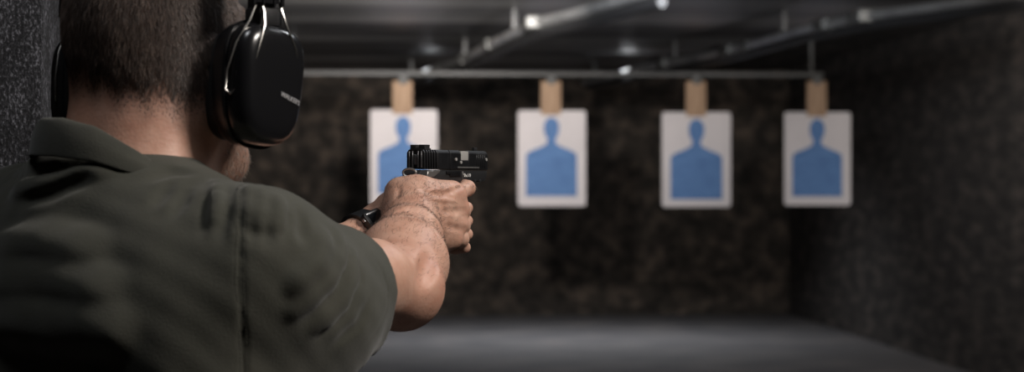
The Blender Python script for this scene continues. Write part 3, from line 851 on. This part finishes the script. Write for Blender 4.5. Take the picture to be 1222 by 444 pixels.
b = MB(WC); b.prism([(-.0115, -.015), (.0115, -.015), (.0135, -.010), (.0135, .010), (.0115, .015), (-.0115, .015), (-.0135, .010), (-.0135, -.010)], 2, RW-.001, RW+.0095, .0015); cs = b.build('case', M['strap'], watch, angle=35)
b = MB(WC); b.box((-.0085, -.0095, RW+.009), (.0085, .0095, RW+.0102), .0004); b.build('screen', M['glass'], cs)
b = MB(WC)
b.box((-.0100, -.0125, RW+.0088), (.0100, -.0108, RW+.0105), .0003); b.box((-.0100, .0108, RW+.0088), (.0100, .0125, RW+.0105), .0003)
for s in (-1, 1): b.box((s*.0135-.0015, -.009, RW+.003), (s*.0135+.0015, -.005, RW+.007), .0006); b.box((s*.0135-.0015, .005, RW+.003), (s*.0135+.0015, .009, RW+.007), .0006)
b.build('bezel', M['watchsteel'], cs)

# ------------------------------------------------------------------ THE ROOM (world axes)
XL, XR, YN, YB, ZC = -3.2, 4.78, -2.5, 23.9, 2.95
def sbox(name, a, b_, m, bev=0.):
    q = MB(); q.box(a, b_, bev); o = q.build(name, m, smooth=False); o['kind'] = 'structure'; return o
sbox('floor', (XL-.2, YN-.2, -.2), (XR+.2, YB+.2, 0), M['floor'])
sbox('ceiling', (XL-.2, YN-.2, ZC), (XR+.2, YB+.2, ZC+.2), M['wall_r'])
sbox('wall_back', (XL-.2, YB, 0), (XR+.2, YB+.2, ZC), M['wall'])
sbox('wall_right', (XR, YN, 0), (XR+.2, YB, ZC), M['wall_r'])
sbox('wall_left', (XL-.2, YN, 0), (XL, YB, ZC), M['wall'])
sbox('wall_rear', (XL-.2, YN-.2, 0), (XR+.2, YN, ZC), M['wall_r'])
# ceiling baffle panels: overlapping steel sheets, one per metre
k_ = 1
for y in np.arange(11.2, 23.0, 1.95):
    xe = float(np.interp(y, [11, 14, 23.5], [4.5, 4.0, 2.3]))
    q = MB(); q.prism([(y, ZC), (y+1.95, ZC), (y+1.95, ZC-.050), (y+.9, ZC-.046), (y, ZC-.046)], 0, XL, xe)
    o = q.build('trim_%d' % k_, M['ceil'], smooth=False); o['kind'] = 'structure'; k_ += 1

def WP(px, py, d): return W(P(px, py, d))
# booth divider at the left, covered in speckled carpet
e_ = WP(50, 222, 2.62)
q = MB(); q.box((e_[0]-.14, e_[1], 0), (e_[0], e_[1]+1.1, ZC), .006)
dv = q.build('booth_divider', M['carpet'], origin=(e_[0]-.07, e_[1]+.5, 0)); tag(dv, 'grey speckled carpet-covered booth divider at the left edge', 'divider')

# the two carrier tracks under the ceiling
def track(pix, label, r=.055):
    pts = [];
    for (x, y) in pix:
        d = (ZC-.24-CAM_Z)*F/(222-y); pts.append(WP(x, y, min(d, 23.6)))
    pts = np.array(pts); pts[:, 2] = ZC-.24
    root = empty('carrier_track', pts[0]); tag(root, label, 'track', 'carrier tracks on the ceiling')
    q = MB(); q.tube(pts, r, 12, flat=.55); q.build('rail', M['steel'], root)
    q = MB(); q.tube(pts-np.array([0, 0, r*.9]), r*.45, 8, flat=1.2); q.build('runner', M['cupmatt'], root)
    L = np.concatenate([[0], np.cumsum(np.linalg.norm(np.diff(pts, axis=0), axis=1))])
    for t in np.linspace(.4, L[-1]-.4, 4):
        c = np.array([np.interp(t, L, pts[:, a]) for a in range(3)])
        q = MB(); q.box((c[0]-.02, c[1]-.02, c[2]), (c[0]+.02, c[1]+.02, ZC-.04), .003); q.build('hanger', M['cupmatt'], root)
    return root, pts
t1, p1 = track([(484, 96), (555, 72), (595, 50), (645, 27), (700, 14), (790, -12)], 'shorter metal track slanting across the ceiling left of centre, above the second target', .075)
t2, p2 = track([(700, 98), (795, 76), (875, 60), (960, 36), (1040, 19), (1165, 2), (1240, -10)], 'long pale metal track running across the ceiling to the upper right', .065)
def glint_clamp(root, pts, px, py, big=1.):
    """block added to stand for a glint on the track at about this place"""
    best = min(((abs(611+F*((a[0]*CY-a[1]*SY))/(a[0]*SY+a[1]*CY)-px), tuple(a)) for a in [lerp(pts[i], pts[i+1], t) for i in range(len(pts)-1) for t in np.linspace(0, 1, 40)]), key=lambda z: z[0])[1]
    c = np.array(best); s = .05*big
    q = MB(); q.box((c[0]-s*1.5, c[1]-s*4, c[2]-.05), (c[0]+s*1.5, c[1]+s*4, c[2]+.045), .02, 3)
    q.build('glint_clamp', M['glint_clamp'], root)
for x, y, s in ((525, 80, .6), (556, 68, .9), (588, 48, 1.), (640, 20, 1.3)): glint_clamp(t1, p1, x, y, s)
for x, y, s in ((795, 74, 1.0), (872, 57, 1.2), (893, 52, .8), (985, 26, 1.), (1030, 18, 1.1)): glint_clamp(t2, p2, x, y, s)

# target rail: a bar across the lanes with hangers
YT = 18.0
def on(px, py, dy=0.):
    """world point on the plane y = YT seen at this pixel"""
    x = (px-611)/F; ld = YT/(CY-x*SY)
    return W(P(px, py, ld))+np.array([0, dy, 0])
a_ = on(340, 87); b_ = on(982, 87)
zr = 2.565
rail = empty('target_rail', (a_[0], YT, zr)); tag(rail, 'thin grey horizontal bar from which the paper targets hang', 'rail')
q = MB(); q.box((a_[0], YT-.02, zr-.02), (b_[0], YT+.02, zr+.02), .006); q.build('bar', M['dull'], rail)
for px in (350, 968):
    c = on(px, 60); q = MB(); q.tube([(c[0], YT, zr), (c[0], YT, ZC-.05)], .022, 10); q.build('hanger', M['dull'], rail)
c = WP(1158, 35, 17.); q = MB(); q.tube([(c[0], c[1], 1.55+157*17/F), (c[0], c[1], ZC-.1)], .03, 10); q.tube([(c[0], c[1], 1.55+157*17/F-.02), (c[0], c[1], 1.55+157*17/F+.08)], .05, 10)
hr = q.build('hanging_rod', M['steel'], origin=(c[0], c[1], ZC)); tag(hr, 'dark rod hanging from the ceiling near the right wall', 'rod')

LBL = ['leftmost white paper target with blue silhouette, partly hidden behind the pistol',
       'white paper target with blue silhouette, second from the left, just right of the pistol',
       'white paper target with blue silhouette, third from the left',
       'rightmost white paper target with blue silhouette, nearest the right wall']
for (xc, x0_, x1_, y0_, y1_), lab in zip([(481, 442, 522, 131, 246), (658, 618, 699, 132, 246), (831, 790, 872, 134, 247), (975, 936, 1015, 134, 245)], LBL):
    A = on(x0_, y1_); Bq = on(x1_, y0_); wx = (Bq[0]-A[0])/2; cx = (A[0]+Bq[0])/2; z0, z1 = A[2], Bq[2]; hz = z1-z0
    root = empty('paper_target', (cx, YT, z0)); tag(root, lab, 'target', 'paper targets on the rail')
    # backing with rounded corners
    rc = .028; pts = []
    for (sx, sz, a0_) in ((1, 1, 0), (-1, 1, 90), (-1, -1, 180), (1, -1, 270)):
        for t in range(0, 91, 15):
            a = math.radians(a0_+t); pts.append((cx+sx*(wx-rc)+rc*math.cos(a), (z0+z1)/2+sz*(hz/2-rc)+rc*math.sin(a)))
    q = MB(); q.prism(pts, 1, YT-.006, YT+.006); q.build('sheet', M['paper'], root, smooth=False)
    # figure: head, neck, shoulders, chest down to the lower border
    cxx = on(xc, 180)[0]; k = wx/40.5                      # metres per pixel of the photograph
    top = z1
    def pt(dx, dy): return (cxx+dx*k, top-dy*k)
    half = []
    for t in np.linspace(0, 150, 12):                       # head
        a = math.radians(t); half.append((9.3*math.sin(a), 20.5-12.5*math.cos(a)+(2.0 if t > 120 else 0)))
    half += [(5.2, 35), (5.4, 38.5), (8, 41), (14, 44), (22, 47), (28, 50), (30.3, 53), (30.4, 60), (30.4, 102)]
    poly = [pt(x, y) for x, y in half]+[pt(-x, y) for x, y in half[::-1][:-1]]
    q = MB(); q.prism(poly, 1, YT-.010, YT-.0065); q.build('printed_silhouette', M['blue'], root, smooth=False)
    # wooden hanger strip and metal clip
    zt = z1; zs = on(xc, 97)[2]
    q = MB(); q.box((cxx-.095, YT-.022, zt-.04), (cxx+.085, YT-.010, zs), .003); q.box((cxx-.095, YT+.0065, zt-.04), (cxx+.085, YT+.02, zs), .003)
    q.box((cxx-.095, YT-.012, zs-.05), (cxx+.085, YT+.012, zs), .002); q.build('wooden_hanger', M['wood'], root)
    q = MB(); q.box((cxx-.035, YT-.032, zs-.03), (cxx+.035, YT+.030, zr-.022), .008); q.box((cxx-.05, YT-.036, zs-.01), (cxx+.05, YT-.02, zs+.02), .006); q.build('clip', M['dull'], root)

# ------------------------------------------------------------------ LIGHT
def area(name, loc, tgt, size, power, color=(1, 1, 1), sy=None, spread=None):
    l = bpy.data.lights.new(name, 'AREA'); l.energy = power; l.color = color; l.shape = 'RECTANGLE'; l.size = size; l.size_y = sy or size
    if spread: l.spread = math.radians(spread)
    o = bpy.data.objects.new(name, l); COL.objects.link(o); o.location = loc
    d = Vector(tgt)-Vector(loc); o.rotation_euler = d.to_track_quat('-Z', 'Y').to_euler(); return o
WARM = (1, .93, .86); COOL = (.93, .96, 1)
area('booth_light', W((1.25, 1.45, 1.3)), W((-.25, 2.1, -.1)), .5, 48, WARM, .35)
area('booth_light', W((.9, 3.3, 1.2)), W((-.15, 2.3, -.1)), .5, 7, COOL, .3)
area('booth_light', W((-.45, 1.5, 1.35)), W((-.35, 2.1, .2)), .4, 6, COOL, .3)  # added fill that lifts the dark left side of the neck
area('lane_lamp', (1.0, 11.2, ZC-.2), (1.2, 18.2, 1.5), 3.0, 60, COOL, .25, 120)
area('lane_lamp', (4.1, 11.2, ZC-.22), (4.78, 17.2, 2.0), .6, 32, WARM, .3, 80)
area('floor_fill', (1.5, 20.2, ZC-.2), (1.5, 20.2, 0), 4., 64, COOL, .3, 120)  # unseen area light that lifts the floor tone
area('ceiling_glow_fill', (.3, 11., 2.6), (.1, 14.5, ZC+.1), .25, 78, WARM, .2, 60)  # added floating light that makes the glow on the ceiling panels
w = bpy.data.worlds.new('World'); SC.world = w; w.use_nodes = True
w.node_tree.nodes['Background'].inputs[0].default_value = (.02, .02, .022, 1); w.node_tree.nodes['Background'].inputs[1].default_value = .3

# ------------------------------------------------------------------ CAMERA
cam = bpy.data.cameras.new('camera'); cam.sensor_width = 36; cam.lens = 36*F/1222; cam.clip_end = 60
co = bpy.data.objects.new('camera', cam); COL.objects.link(co); co.location = (0, 0, CAM_Z); co.rotation_euler = (math.radians(90), 0, -YAW)
cam.dof.use_dof = True; cam.dof.focus_distance = 2.38; cam.dof.aperture_fstop = 6.2
SC.camera = co
vs = SC.view_settings; vs.view_transform = 'Standard'; vs.look = 'None'; vs.gamma = 1; vs.exposure = 0; vs.use_curve_mapping = False
